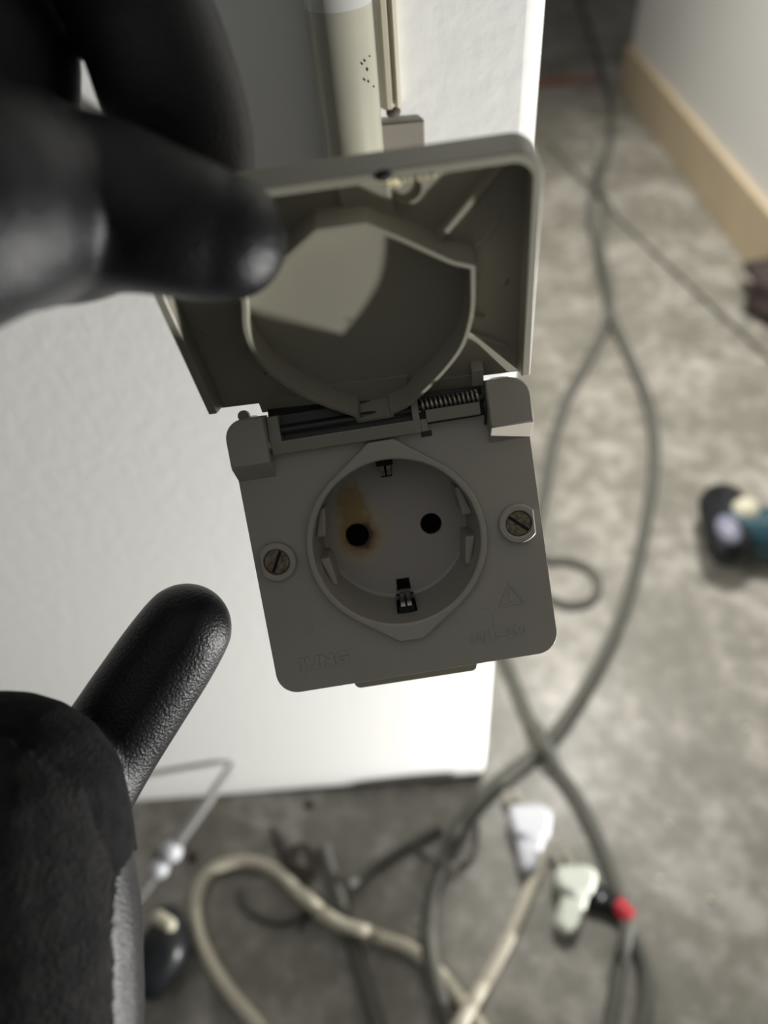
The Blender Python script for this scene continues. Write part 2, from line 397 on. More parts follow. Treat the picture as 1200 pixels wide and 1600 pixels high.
# box behind the plate, with the conduit gland on top
bm = bmesh.new(); prism(bm, rrect(-30.5, -1.0, 30.5, 54.5, 4), 2.2, 40, rrect(-29.5, 0, 29.5, 53.5, 4))
bmesh.ops.delete(bm, geom=[f for f in bm.faces if len(f.verts) > 4 and f.calc_center_median().z < 3], context='FACES')
obj('back_box', bm, m_plastic, sock, smooth=30)
bm = bmesh.new(); prism(bm, rrect(-16.0, 52, 14.6, 60.4, (0, 0, 1.6, 1.6)), 2.9, 12)
obj('bottom_entry_block', bm, m_lid, sock, smooth=30, bevel=0.3)
bm = bmesh.new(); tube(bm, [(0.5, 0.5, 30), (0.5, -7.5, 30)], 10.2, 32); tube(bm, [(0.5, -7.5, 30), (0.5, -9.5, 30)], [9.6, 9.0], 32)
obj('conduit_gland', bm, m_plastic, sock, smooth=30, bevel=0.3)
# moulded lettering and marks on the plate
def text(name, s, x, y, size, ang=0, ext=0.2, parent=sock, bold=0.0, sx=1.0, z=0.0, material=None):
    cu_ = bpy.data.curves.new(name, 'FONT'); cu_.body = s; cu_.size = size*0.001; cu_.extrude = ext*0.001; cu_.offset = bold*0.001
    cu_.bevel_depth = 0.00004; cu_.resolution_u = 3; cu_.space_character = 1.05
    to = bpy.data.objects.new('tmp', cu_); C.objects.link(to)
    dg = bpy.context.evaluated_depsgraph_get(); me = bpy.data.meshes.new_from_object(to.evaluated_get(dg))
    bpy.data.objects.remove(to); me.name = name
    me.transform(Matrix.Translation((x*0.001, y*0.001, z*0.001)) @ Matrix.Rotation(math.radians(ang), 4, 'Z') @ Matrix.Diagonal((sx, -1, -1, 1)))
    me.materials.clear(); me.materials.append(material or m_plastic)
    o = bpy.data.objects.new(name, me); C.objects.link(o); o.parent = parent; return o
text('maker_lettering', 'JUNG', -27.6, 52.3, 4.0, -1, bold=0.22, sx=1.15)['label'] = 'raised lettering JUNG'
text('rating_lettering', '10/16-250', 13.3, 52.2, 3.5, -1, bold=0.05, sx=0.92)['label'] = 'raised lettering 10/16-250'
tri = [(24.4, 38.4), (21.1, 44.4), (27.8, 44.2)]
bm = bmesh.new(); holed(bm, tri, [offset(tri, -0.45)], -0.24, 0.05)
prism(bm, [(24.35, 40.2), (25.0, 42.9), (24.75, 43.4), (24.1, 43.4), (23.75, 42.9)], -0.24, 0.05)
obj('warning_triangle', bm, m_plastic, sock, smooth=0, bevel=0.06, label='raised warning triangle mark')
bm = bmesh.new(); holed(bm, circ(-24.2, 42.0, 1.8, 28), [circ(-24.2, 42.0, 1.5, 28)], -0.12, 0.05)
tt = [(-24.2, 40.7), (-25.3, 43.0), (-23.1, 43.0)]; holed(bm, tt, [offset(tt, -0.3)], -0.12, 0.05)
obj('approval_mark', bm, m_plastic, sock, smooth=0)
bm = bmesh.new(); P = cat([(16.5, 43.6), (18.6, 44.2), (19.6, 46.0), (19.3, 49.2)], 6)
tube(bm, [(p[0], p[1], 0.02) for p in P], 0.12, 6); obj('casting_line', bm, m_plastic, sock)

# ---------------------------------------------------------------- lid (part of the socket, its pieces are sub-parts)
ZB, ZO = 5.8, 7.3
lid_o = [(-35, -50), (35, -50), (35, 4.3), (25.3, 4.3), (25.3, 6.0), (-25.3, 6.0), (-25.3, 4.3), (-35, 4.3)]
def lidpoly(d=0, y1=4.3, r=5):
    a = rrect(-35+d, -50.2+d, 35-d, y1, (r, r, 0.01, 0.01), 8); return a
bm = bmesh.new(); prism(bm, offset([p for p in lidpoly()], -0.35), ZB, ZO, offset(lidpoly(), -0.9))
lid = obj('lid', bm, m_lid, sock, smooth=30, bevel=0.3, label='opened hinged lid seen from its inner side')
lid.matrix_parent_inverse = Matrix.Identity(4); lid.matrix_local = FM.inverted() @ LM
# side walls: U shape, open at the hinge end
arc_o = circ(30, -45.2, 5, 9, 0, -math.pi/2, True)
outer = [(35, 0)] + arc_o + circ(-30, -45.2, 5, 9, -math.pi/2, -math.pi, True) + [(-35, 0)]
inner = [(33.2, 0)] + circ(29.8, -45.0, 3.4, 9, 0, -math.pi/2, True) + circ(-29.8, -45.0, 3.4, 9, -math.pi/2, -math.pi, True) + [(-33.2, 0)]
bm = bmesh.new()
def skin(bm, A, Bb):
    for i in range(len(A)-1): bm.faces.new((A[i], A[i+1], Bb[i+1], Bb[i]))
def row(bm, pts, z, ys=0): return [bm.verts.new((p[0], p[1]+(ys if i in (0, len(pts)-1) else 0), z)) for i, p in enumerate(pts)]
o0, o1, i0, i1 = row(bm, outer, 0), row(bm, outer, ZB+0.3, 4.0), row(bm, inner, 0), row(bm, inner, ZB+0.3, 4.0)
skin(bm, o0, o1); skin(bm, i0, i1); skin(bm, o0, i0); skin(bm, o1, i1)
for k in (0, -1): bm.faces.new((o0[k], i0[k], i1[k], o1[k]))
obj('lid_rim', bm, m_lid, lid, smooth=30, bevel=0.25)
# small outer lip along the top rim
# sealing collar
col = [(-19.6, -28.9), (-21, -22.9), (-21.1, -17), (-19.6, -11), (-18.3, -8.5), (-16.0, -5.0), (-13.6, -2.0), (-9.2, 2.0), (-3.6, 6.2), (-3.2, 8.3), (4.9, 7.7), (5.1, 6.6), (8.2, 5.2), (13.3, 0.2), (17.7, -5.1), (21.2, -10.8), (23, -17.2), (23.6, -22.5), (23.7, -29.9), (21.1, -31.0), (18.9, -32.2), (12.4, -36.9), (7.2, -40.4), (5.4, -41.6), (-3.2, -41.6), (-10.3, -36.6), (-16.5, -32.2), (-20.3, -31.0)]
def closed_cat(pts, k=3, sharp=()):
    out = []; n = len(pts)
    for i in range(n):
        p0, p1, p2, p3 = (Vector(pts[(i+j) % n]) for j in (-1, 0, 1, 2))
        if i in sharp or (i+1) % n in sharp: out.append(tuple(p1)); continue
        for j in range(k):
            t = j/k; out.append(tuple(0.5*((2*p1)+(p2-p0)*t+(2*p0-5*p1+4*p2-p3)*t*t+(3*p1-p0-3*p2+p3)*t**3)))
    return out
colp = closed_cat(col, 3, sharp=(8, 9, 10, 11, 18, 23, 24, 27))
coli = offset(colp, -0.8)
bm = bmesh.new()
n = len(colp); A = [bm.verts.new((*p, -0.2)) for p in colp]; Bv = [bm.verts.new((*p, ZB+0.2)) for p in offset(colp, 0.25)]
A2 = [bm.verts.new((*p, -0.2)) for p in coli]; B2 = [bm.verts.new((*p, ZB+0.2)) for p in offset(colp, -1.0)]
for i in range(n):
    j = (i+1) % n
    bm.faces.new((A[i], A[j], Bv[j], Bv[i])); bm.faces.new((A2[i], B2[i], B2[j], A2[j])); bm.faces.new((A[i], A2[i], A2[j], A[j]))
obj('sealing_collar', bm, m_lid, lid, smooth=28)
bm = bmesh.new(); prism(bm, [(-10, 1), (-3.5, 6.3), (-3.1, 8.1), (4.8, 7.5), (5.1, 6.5), (8.4, 4.8), (9, 1)], 5.1, 5.9); obj('collar_floor', bm, m_lid, lid, smooth=0)
# ribs
def rib(name, p, q, z0, t=0.9, z1=None):
    d = Vector((q[0]-p[0], q[1]-p[1])).normalized(); nn = Vector((-d.y, d.x))*t/2
    bm = bmesh.new(); z1 = z0 if z1 is None else z1
    vs = [(p, z0), (q, z1)]
    a = []
    for (pt, zz) in vs:
        for s in (-1, 1):
            a.append(bm.verts.new((pt[0]+nn.x*s, pt[1]+nn.y*s, zz))); a.append(bm.verts.new((pt[0]+nn.x*s, pt[1]+nn.y*s, ZB+0.2)))
    bmesh.ops.convex_hull(bm, input=bm.verts)
    return obj(name, bm, m_lid, lid, smooth=0, bevel=0.12)
rib('lid_rib', (17.6, -33.3), (29.6, -46.4), 3.7, 1.0, 4.3)
rib('lid_rib', (21.5, -10.6), (31.5, -3.4), 4.3, 0.7, 5.5)
rib('lid_rib', (22.9, -14.6), (26.0, -12.4), 3.8, 0.8, 5.6)
rib('lid_rib', (-18.0, -7.6), (-21.5, -4.0), 3.0, 0.8, 5.4)
rib('lid_rib', (-17.5, -33.3), (-29.6, -46.4), 2.2, 1.1, 1.6)
# raised mouldings
bm = bmesh.new(); tube(bm, [(p[0], p[1], ZB) for p in cat([(21.4, -28.6), (23.6, -29.0), (26.5, -31.2), (29.0, -35.0)], 6)], 0.32, 8); obj('lid_moulding', bm, m_lid, lid)
bm = bmesh.new(); holed(bm, circ(13.0, -43.2, 3.0, 32), [circ(13.0, -43.2, 2.4, 32)], ZB-0.5, ZB+0.1); obj('lid_moulding', bm, m_lid, lid, smooth=30)
bm = bmesh.new(); holed(bm, circ(1.5, -1.8, 2.9, 32), [circ(1.5, -1.8, 2.75, 32)], ZB-0.12, ZB+0.1); obj('lid_moulding', bm, m_lid, lid, smooth=30)
for dx, dy in ((30.2, -20.6), (-30.7, -17.7)):
    bm = bmesh.new(); bmesh.ops.create_uvsphere(bm, u_segments=14, v_segments=8, radius=0.8, matrix=Matrix.Translation((dx, dy, ZB)) @ Matrix.Diagonal((1, 1, 0.35, 1))); obj('ejector_mark', bm, mat('ejector_mark', (0.24, 0.22, 0.17), 0.6), lid)
# block between the collar tip and the top rim
bm = bmesh.new(); prism(bm, [(1.2, -48.8), (9.5, -48.8), (10.5, -38.0), (3.0, -41.2), (1.2, -41.4)], 4.5, ZB+0.1); obj('latch_block', bm, m_lid, lid, smooth=0, bevel=0.25)
# broken latch remains
bm = bmesh.new()
for (x, y, z, r) in ((9.6, -48.3, 0.7, 0.8), (10.6, -47.7, 1.2, 0.9), (8.6, -47.9, 1.6, 0.7), (11.2, -46.9, 1.2, 0.6), (10.0, -46.8, 2.0, 0.8)):
    bmesh.ops.create_icosphere(bm, subdivisions=2, radius=r, matrix=Matrix.Translation((x, y, z)) @ Matrix.Rotation(x, 4, 'X') @ Matrix.Diagonal((1.2, 0.7, 0.8, 1)))
for i in range(5):
    bmesh.ops.create_icosphere(bm, subdivisions=1, radius=0.42, matrix=Matrix.Translation((12.2+i*1.25, -48.15, 0.1+0.08*(i % 2))))
obj('broken_latch', bm, m_glue, lid, smooth=60, label='melted yellowed remains of the lid latch')
bm = bmesh.new(); bmesh.ops.create_icosphere(bm, subdivisions=2, radius=1.3, matrix=Matrix.Translation((9.3, -49.4, 0.0)) @ Matrix.Diagonal((1.2, 0.8, 0.4, 1))); obj('latch_hole', bm, m_black, lid)
# faint moulded mark on the left of the lid
text('lid_mark', '021-3A', -29.5, -10.5, 2.6, 0, 0.05, parent=lid, z=ZB, material=m_lid)
# hinge barrel: built in the socket frame, carried by the lid
to_lid = (FM.inverted() @ LM).inverted()
def lobj(name, bm, material, **k):
    t = to_lid.copy(); t.translation *= 1000
    for v in bm.verts: v.co = t @ v.co
    return obj(name, bm, material, lid, **k)
def extr(bm, prof, x0, x1):
    a = [bm.verts.new((x0, y, z)) for y, z in prof]; b = [bm.verts.new((x1, y, z)) for y, z in prof]
    bm.faces.new(a); bm.faces.new(b[::-1])
    for i in range(len(prof)): bm.faces.new((a[i], b[i], b[(i+1) % len(prof)], a[(i+1) % len(prof)]))
bm = bmesh.new(); box(bm, (-25.2, 3.5, 5.6), (23.2, 7.4, 7.25)); obj('hinge_arm', bm, m_lid, lid, smooth=0, bevel=0.2)
bm = bmesh.new(); box(bm, (22.9, -12.0, 1.2), (24.7, 2.0, 1.9)); obj('hinge_gap_shade', bm, m_dark, sock, smooth=0)  # dark filler standing in for the shade in the hinge gap
bm = bmesh.new()
extr(bm, [(-2.7, -3.2), (0.3, -2.6), (0.3, -0.4), (-2.7, -0.4)], -24.9, 8.6); lobj('hinge_barrel', bm, m_lid, smooth=0, bevel=0.25)
bm = bmesh.new(); extr(bm, [(-8.4, -2.6), (-2.5, -3.2), (-2.5, 1.5), (-8.4, 1.5)], -24.9, -22.3); lobj('barrel_end', bm, m_lid, smooth=0, bevel=0.2)
bm = bmesh.new(); extr(bm, [(-9.0, -2.9), (0.3, -2.9), (0.3, 1.5), (-9.0, 1.5)], 7.4, 9.0); lobj('barrel_end', bm, m_lid, smooth=0, bevel=0.2)
bm = bmesh.new(); extr(bm, [(-10.4, 2.6), (-8.2, 1.0), (-2.6, 0.6), (-2.6, 1.6), (-8.2, 2.2), (-10.4, 3.8)], -24.9, 7.5); lobj('barrel_back', bm, m_dark, smooth=0)
bm = bmesh.new(); tube(bm, [(-22.4, -5.0, -0.6), (7.5, -5.0, -0.6)], 1.15, 20); lobj('hinge_pin', bm, m_dark, smooth=40)
bm = bmesh.new(); extr(bm, [(-4.5, -3.6), (-1.7, -3.2), (-1.7, -0.8), (-4.5, -0.8)], 10.4, 22.6); box(bm, (9.0, -2.6, -2.6), (10.6, 0.2, -0.8)); lobj('spring_bar', bm, m_lid, smooth=0, bevel=0.2)
bm = bmesh.new(); extr(bm, [(-10.4, 2.6), (-8.2, 1.0), (-1, 0.8), (-1, 1.5), (-8.2, 2.2), (-10.4, 3.8)], 9.0, 23.2); lobj('barrel_back', bm, m_dark, smooth=0)
bm = bmesh.new(); turns = 13
P = [(9.3+13.4*i/(turns*14), -5.7+1.35*math.cos(2*math.pi*i/14), -1.2+1.45*math.sin(2*math.pi*i/14)) for i in range(turns*14+1)]
tube(bm, P, 0.3, 6); lobj('hinge_spring', bm, m_steel, smooth=60, label='coiled steel hinge spring')
bm = bmesh.new(); tube(bm, [(9.2, -5.3, -1.2), (24.2, -5.3, -1.2)], 0.75, 12); lobj('spring_core', bm, m_dark, smooth=60)
bm = bmesh.new(); tube(bm, cat([(23.6, -12.0, -2.0), (23.9, -8.6, -3.2), (24.3, -5.0, -3.0), (23.7, -1.4, -2.4), (23.6, 0.8, -0.8)], 6), 0.28, 8); lobj('spring_leg', bm, m_dark, smooth=60)
bm = bmesh.new(); box(bm, (22.9, -0.4, 3.0), (25.5, 4.5, 6.2)); obj('lid_corner_tab', bm, m_lid, lid, smooth=0, bevel=0.2)

# ---------------------------------------------------------------- conduit on the wall
cw = [on_wall(527, 0, 0.2155), on_wall(553, 240, 0.2155)]; dz = (cw[0]-cw[1])/(cw[0].z-cw[1].z)
P = [cw[1]+dz*(z-cw[1].z) for z in (0.438, 0.46, 0.48, 0.50, 0.52, 0.56, 0.62, 0.75)]
cond = empty('conduit', Matrix.Translation((-0.0055, 0.2165, 0.75)), 'round cream plastic conduit pipe running up the wall above the outlet', 'conduit')
def wobj(name, bm, material, parent, **k):
    inv = parent.matrix_world.inverted()
    for v in bm.verts: v.co = inv @ v.co
    return obj(name, bm, material, parent, scale=1, **k)
bpy.context.view_layer.update()
def wobj(name, bm, material, parent, **k):
    inv = parent.matrix_basis.inverted() if parent.parent is None else (parent.parent.matrix_basis @ parent.matrix_basis).inverted()
    for v in bm.verts: v.co = inv @ v.co
    return obj(name, bm, material, parent, scale=1, **k)
bm = bmesh.new(); tube(bm, P, 0.0085, 40); wobj('pipe', bm, m_conduit, cond, smooth=50)
Q = [cw[1]+dz*(z-cw[1].z) for z in (0.5085, 0.53, 0.56, 0.62, 0.75)]
bm = bmesh.new(); tube(bm, Q, 0.0086, 40); wobj('pipe_sleeve', bm, m_conduit2, cond, smooth=50, label='cleaner glossy upper length of the pipe')
Pd = [cw[1]+dz*(0.47+0.001*k-cw[1].z) for k in range(45)]
bm = bmesh.new()
for (px, py, r) in ((576, 95, .5), (572, 100, .45), (580, 108, .55), (576, 125, .45), (582, 128, .4), (590, 135, .5), (584, 88, .35), (580, 110, .4)):
    # paint specks on the pipe
    d = (M3 @ ray(px-6, py)).normalized(); o_ = Vector((0, 0, HC)); best = min((((o_+d*t)-q).length, t, q) for q in Pd for t in [k*0.0005+0.12 for k in range(200)])
    t = best[1]
    while t > 0.1 and min(((o_+d*t)-q).length for q in Pd) < 0.0086: t -= 0.0002
    bmesh.ops.create_icosphere(bm, subdivisions=1, radius=r*0.0006, matrix=Matrix.Translation(o_+d*t))
wobj('dirt_specks', bm, m_brown, cond)['kind'] = 'stuff'
# thin trunking beside it
tr = empty('cable_trunking', Matrix.Translation((0.0078, 0.225, 0.4805)), 'thin cream cable trunking fixed to the wall right of the conduit', 'trunking')
bm = bmesh.new()
prof = [(0.0054, 0.225), (0.0054, 0.2215), (0.0062, 0.2205), (0.0074, 0.2205), (0.0078, 0.2222), (0.0087, 0.2222), (0.0091, 0.2208), (0.0101, 0.2212), (0.0104, 0.225)]
a = [bm.verts.new((x, y, 0.4812)) for x, y in prof]; b = [bm.verts.new((x-0.003, y, 0.80)) for x, y in prof]
bm.faces.new(a); bm.faces.new(b[::-1])
for i in range(len(prof)): bm.faces.new((a[i], b[i], b[(i+1) % len(prof)], a[(i+1) % len(prof)]))
wobj('channel', bm, mat('trunking_pvc', (0.50, 0.47, 0.37), 0.4), tr, smooth=0)
bm = bmesh.new(); bmesh.ops.create_icosphere(bm, subdivisions=2, radius=0.0018, matrix=Matrix.Translation((0.0078, 0.2235, 0.4795)) @ Matrix.Diagonal((1.2, 0.8, 1, 1))); wobj('end_knob', bm, m_brown, tr)

# flat taupe plate on the wall behind the lid
sc_cable = cat([P[0]+Vector((0, 0, .012)), P[0]+Vector((0, -.002, -.006)), (-0.0025, 0.196, 0.424), FM @ Vector((0.0005, -0.016, 0.030)), FM @ Vector((0.0005, -0.002, 0.030))], 8)
bm = bmesh.new(); tube(bm, sc_cable, 0.0045, 16); o = obj('supply_cable', bm, m_cable, None, scale=1, smooth=60); tag(o, 'grey supply cable running from the end of the conduit into the loose outlet', 'cable')
bm = bmesh.new(); box(bm, (-0.004, 0.2240, 0.405), (0.0166, 0.2252, 0.4762)); o = obj('flat_plate', bm, mat('taupe_plate', (.23, .21, .175), .6), None, scale=1, smooth=0, bevel=0.0004); tag(o, 'flat taupe plate on the wall behind the open lid', 'plate')

# ---------------------------------------------------------------- gloved hand
def px_limb(bm, pts, k=6, n=28):
    """pts: (px, py, depth m, radius m)"""
    c = cat([(*at(p[0], p[1], p[2]), p[3]) if False else at(p[0], p[1], p[2]) for p in pts], k)
    r = [v[0] for v in cat([(p[3], 0, 0) for p in pts], k)]
    tube(bm, c, r, n, ends=True)
def remeshed(name, bm, voxel, smooth_it, material, parent, cut=None):
    me = bpy.data.meshes.new(name+'_raw'); bm.to_mesh(me); bm.free()
    o = bpy.data.objects.new('tmp', me); C.objects.link(o)
    r = o.modifiers.new('r', 'REMESH'); r.mode = 'VOXEL'; r.voxel_size = voxel; r.use_smooth_shade = True
    s = o.modifiers.new('s', 'SMOOTH'); s.factor = 0.5; s.iterations = smooth_it
    dg = bpy.context.evaluated_depsgraph_get(); m2 = bpy.data.meshes.new_from_object(o.evaluated_get(dg))
    bpy.data.objects.remove(o); bpy.data.meshes.remove(me)
    b2 = bmesh.new(); b2.from_mesh(m2); bpy.data.meshes.remove(m2)
    if cut:
        bmesh.ops.delete(b2, geom=[v for v in b2.verts if not cut(v.co)], context='VERTS')
    inv = parent.matrix_basis.inverted()
    for v in b2.verts: v.co = inv @ v.co
    return obj(name, b2, material, parent, scale=1, smooth=80, recalc=False)
hand = empty('person', Matrix.Translation(at(-200, 1950, .14)), 'hand in a black rubber coated knit glove holding the outlet lid open', 'person')
bm = bmesh.new()
index = [(352, 372, .114, .0096), (330, 368, .114, .0102), (265, 350, .112, .0109), (180, 327, .1125, .0127), (105, 324, .1135, .0146), (30, 314, .1085, .0156), (-70, 322, .096, .0154), (-280, 450, .092, .0145), (-470, 640, .100, .0155), (-560, 900, .115, .019), (-480, 1250, .13, .024)]
px_limb(bm, index)
px_limb(bm, [(-70, 385, .094, .0110), (-22, 390, .0955, .0084)])
middle = [(300, 330, .150, .0095), (296, 270, .143, .0125), (272, 160, .134, .0130), (212, 0, .127, .0124), (120, -150, .118, .0125), (-60, -260, .112, .013), (-300, -150, .108, .0135), (-520, 200, .11, .0155), (-640, 650, .12, .019), (-520, 1250, .13, .024)]
px_limb(bm, middle)
ring_ = [(34, 134, .132, .0101), (14, 50, .130, .0112), (-60, -60, .128, .0118), (-220, -120, .125, .0125), (-450, 0, .125, .013), (-680, 350, .13, .016), (-720, 800, .135, .019), (-560, 1350, .135, .024)]
px_limb(bm, ring_)
little = [(-120, 260, .150, .0085), (-180, 160, .150, .0095), (-330, 120, .150, .0105), (-540, 260, .148, .0115), (-740, 600, .148, .0145), (-760, 1000, .148, .018), (-600, 1450, .145, .023)]
px_limb(bm, little)
thumb = [(290, 983, .166, .0104), (262, 1025, .166, .0110), (215, 1095, .165, .0113), (165, 1170, .163, .0116), (110, 1245, .158, .0130), (40, 1310, .150, .017)]
px_limb(bm, thumb)
base = [(-12, 1290, .138, .0240), (-10, 1400, .137, .0253), (-8, 1520, .136, .0262), (-30, 1700, .136, .0275), (-150, 1900, .140, .0290), (-330, 2100, .150, .030)]
px_limb(bm, base)
px_limb(bm, [(-20, 1420, .138, .024), (-300, 1350, .135, .024), (-560, 1150, .13, .022), (-640, 800, .125, .019)])
px_limb(bm, [(-150, 1700, .14, .027), (-500, 1500, .14, .026), (-650, 1100, .138, .022)])
px_limb(bm, [(-300, 2050, .148, .029), (-420, 2350, .165, .027), (-560, 2800, .19, .029)])
glove = remeshed('glove', bm, 0.0008, 20, m_rubber, hand)
# knitted back of the glove over the thumb base, ending in a ragged hem
def cam_px(co):
    v = M3.transposed() @ (co-Vector((0, 0, HC))); return 600+F*v.x/v.z, 800+F*v.y/v.z, v.z
def wob(a, s): return math.sin(a*s)*0.5+math.sin(a*s*2.3+1.1)*0.3+math.sin(a*s*5.1)*0.2
def keep1(co):
    x, y, z = cam_px(co)
    if z < 0: return False
    if y < 1325: return x < 300
    if y < 1380: return x < 214-(y-1325)*.62+2*wob(y, .05)
    return x < 180+5*wob(y, .02)
def grown(pts, d, upto=None): return [(p[0], p[1], p[2], p[3]+d) for p in pts]
bm = bmesh.new(); px_limb(bm, grown(base[:5], .0003))
def half_front(co):
    x, y, z = cam_px(co); return keep1(co)
k1 = remeshed('knit_back', bm, 0.0008, 6, m_knit, hand, keep1); k1['label'] = 'matt knitted back of the glove'
sm = k1.modifiers.new('thick', 'SOLIDIFY'); sm.thickness = 0.0003; sm.offset = 1
bm = bmesh.new(); px_limb(bm, grown(base[:5], .0007))
hem = [(-80, 1120), (0, 1148), (60, 1182), (130, 1235), (150, 1300), (172, 1335), (198, 1352), (400, 1360)]
def keep2(co):
    x, y, z = cam_px(co)
    for (x0, y0), (x1, y1) in zip(hem, hem[1:]):
        if x0 <= x < x1: return y > y0+(y1-y0)*(x-x0)/(x1-x0)+3*wob(x, .08) and x < (172+5*wob(y, .03))
    return x < hem[0][0]
k2 = remeshed('knit_layer', bm, 0.0008, 6, mat('faded_black_knit', (0.012, 0.012, 0.0125), 0.9, 1.0, 1200, col2=(0.022, 0.0215, 0.021), vscale=250, spec=0.1, dist=0.0006), hand, keep2); k2['label'] = 'upper knit layer with a folded hem'
sm = k2.modifiers.new('thick', 'SOLIDIFY'); sm.thickness = 0.0007; sm.offset = 1

# ---------------------------------------------------------------- cables on the floor
laid = []
def cable(name, pix, r, material, label, group=None, k=10, zs=None):
    P = cat([fl(p[0], p[1], r) for p in pix], k)
    for i, p in enumerate(P):
        lift = 0
        for (q, rq) in laid:
            d = math.hypot(p.x-q.x, p.y-q.y); lim = (r+rq)
            if d < lim+0.008:
                t = min(1, max(0, (lim+0.008-d)/0.008)); t = t*t*(3-2*t)
                lift = max(lift, (q.z+rq+0.0003)*t)
        p.z = r+0.0002+lift
    base_ = P[0].copy()
    bm = bmesh.new(); tube(bm, [p-base_ for p in P], r, 14)
    o = obj(name, bm, material, None, scale=1, smooth=60); o.location = base_
    tag(o, label, 'cable', group)
    laid.extend((p, r) for p in P); return o
cable('cable_strip', [(505, 1325), (525, 1390), (545, 1455), (568, 1530), (592, 1610), (610, 1700)], 0.0050, m_cable, 'straight dark cable piece under the white cable loop')
cable('thin_wire', [(545, 1388), (585, 1355), (640, 1320), (688, 1294)], 0.0034, m_cable, 'short dark stick of wire left of the thick dark cable')
cable('thin_wire', [(374, 1390), (382, 1415), (410, 1435), (445, 1440), (478, 1425), (500, 1405)], 0.0022, m_cable, 'thin curved wire lying inside the cream cable loop')
cable('white_cable', [(470, 1680), (400, 1600), (345, 1530), (312, 1465), (307, 1405), (330, 1362), (378, 1346), (430, 1360), (480, 1408), (530, 1448), (590, 1465), (640, 1483), (690, 1525), (740, 1590), (800, 1680)], 0.0046, m_cable_w, 'cream cable bent into a wide loop at the bottom of the floor')
cable('power_cable', [(900, -20), (925, 60), (952, 150), (955, 195), (945, 255), (925, 300), (925, 350), (942, 430), (952, 485), (985, 560), (1015, 635), (1022, 720), (1012, 800), (990, 900), (962, 985), (922, 1065), (880, 1130), (845, 1170), (765, 1235), (712, 1305), (680, 1385), (669, 1450), (676, 1520), (705, 1610), (760, 1720)], 0.0054, m_cable, 'thick dark cable sweeping from the passage past the outlet to the bottom of the floor')
cable('power_cable', [(930, 265), (945, 330), (938, 400), (953, 480), (928, 545), (885, 625), (862, 700), (850, 770), (815, 900), (780, 990), (800, 1060), (848, 1170), (900, 1245), (942, 1330), (965, 1395), (978, 1445), (1005, 1500), (1010, 1560), (998, 1620), (960, 1720)], 0.0050, m_cable, 'dark cable with a red taped spot running down beside the white plug')
cable('power_cable', [(976, 1448), (968, 1500), (960, 1560), (950, 1620), (940, 1700)], 0.0046, m_cable, 'short dark cable going straight down from the red tape')
cable('thin_wire', [(860, 225), (905, 275), (950, 325), (1050, 420), (1150, 512), (1260, 612)], 0.0023, m_cable, 'thin dark wire crossing the passage floor in a straight diagonal')
cable('cable_loop', [(780, 905), (830, 880), (890, 877), (925, 893), (934, 918), (920, 940), (885, 945), (850, 930)], 0.0036, m_cable, 'small loop of dark cable right of the outlet plate')
cable('white_cable', [(850, 1300), (842, 1350), (820, 1410), (790, 1475), (755, 1540), (718, 1610), (680, 1690)], 0.0044, m_cable_w, 'straight cream cable leading down from the bluish white plug')
cable('thin_wire', [(648, 1322), (668, 1345), (700, 1358), (728, 1350), (742, 1325), (745, 1295)], 0.0018, m_cable, 'thin curled wire beside the thick dark cable')

# ---------------------------------------------------------------- plugs and debris
def fpoly(name, pix, h, material, parent, z0=0.0003, bevel=0.002, top=None):
    inv = parent.matrix_basis.inverted()
    P = [fl(x, y, h*0.6) for x, y in pix]
    bm = bmesh.new(); prism(bm, [(p.x, p.y) for p in P], z0, z0+h)
    for v in bm.verts: v.co = inv @ v.co
    return obj(name, bm, material, parent, scale=1, smooth=30, bevel=bevel, segs=3)
def plug(name, body, neck, label, material, cable_end):
    e_ = empty(name, Matrix.Translation(fl(*body[0])), label, 'plug')
    fpoly('plug_body', body, 0.017, material, e_, bevel=0.004)
    fpoly('plug_head', neck, 0.021, material, e_, bevel=0.004)
    return e_
p1 = plug('power_plug', [(803, 1300), (812, 1352), (818, 1368), (838, 1362), (856, 1300)], [(793, 1274), (800, 1262), (845, 1260), (862, 1274), (858, 1310), (830, 1318), (803, 1310)], 'bluish white angled plug on the floor at the end of the cream cable', m_white, None)
p2 = plug('power_plug', [(882, 1382), (864, 1446), (886, 1466), (904, 1452), (925, 1385)], [(864, 1370), (872, 1356), (915, 1354), (933, 1368), (926, 1400), (895, 1408), (870, 1392)], 'greenish white angled plug next to the black connector', m_white2, None)
for e_, pts in ((p1, ((800, 1262), (818, 1259))), (p2, ((876, 1354), (894, 1352)))):
    for (x, y) in pts:
        bm = bmesh.new(); a = fl(x, y, .010)-e_.location; d = Vector((-0.004, 0.012, 0)); tube(bm, [a, a+d], 0.0022, 10)
        obj('plug_pin', bm, m_steel, e_, scale=1)
bc = empty('connector', Matrix.Translation(fl(950, 1415)), 'black cable connector lying between the greenish white plug and the red tape', 'connector')
bm = bmesh.new(); a, b = fl(926, 1398, .008)-bc.location, fl(966, 1420, .008)-bc.location
tube(bm, [a, a.lerp(b, .3), a.lerp(b, .35), b], [.0085, .0085, .0068, .006], 16); obj('housing', bm, m_blackp, bc, scale=1, smooth=40, bevel=.001)
bm = bmesh.new(); tube(bm, [b, b.lerp(a, -.15)], .0048, 12); obj('strain_relief', bm, m_dark, bc, scale=1)
rt = fl(973, 1424, .009); bm = bmesh.new(); d = Vector((0.008, -0.0115, 0))*0.45
tube(bm, [-d, d], .0062, 18); o = obj('red_tape', bm, m_red, None, scale=1, smooth=50, bevel=.0005); o.location = rt; tag(o, 'small band of red tape wrapped on the dark cable by the connector', 'tape')
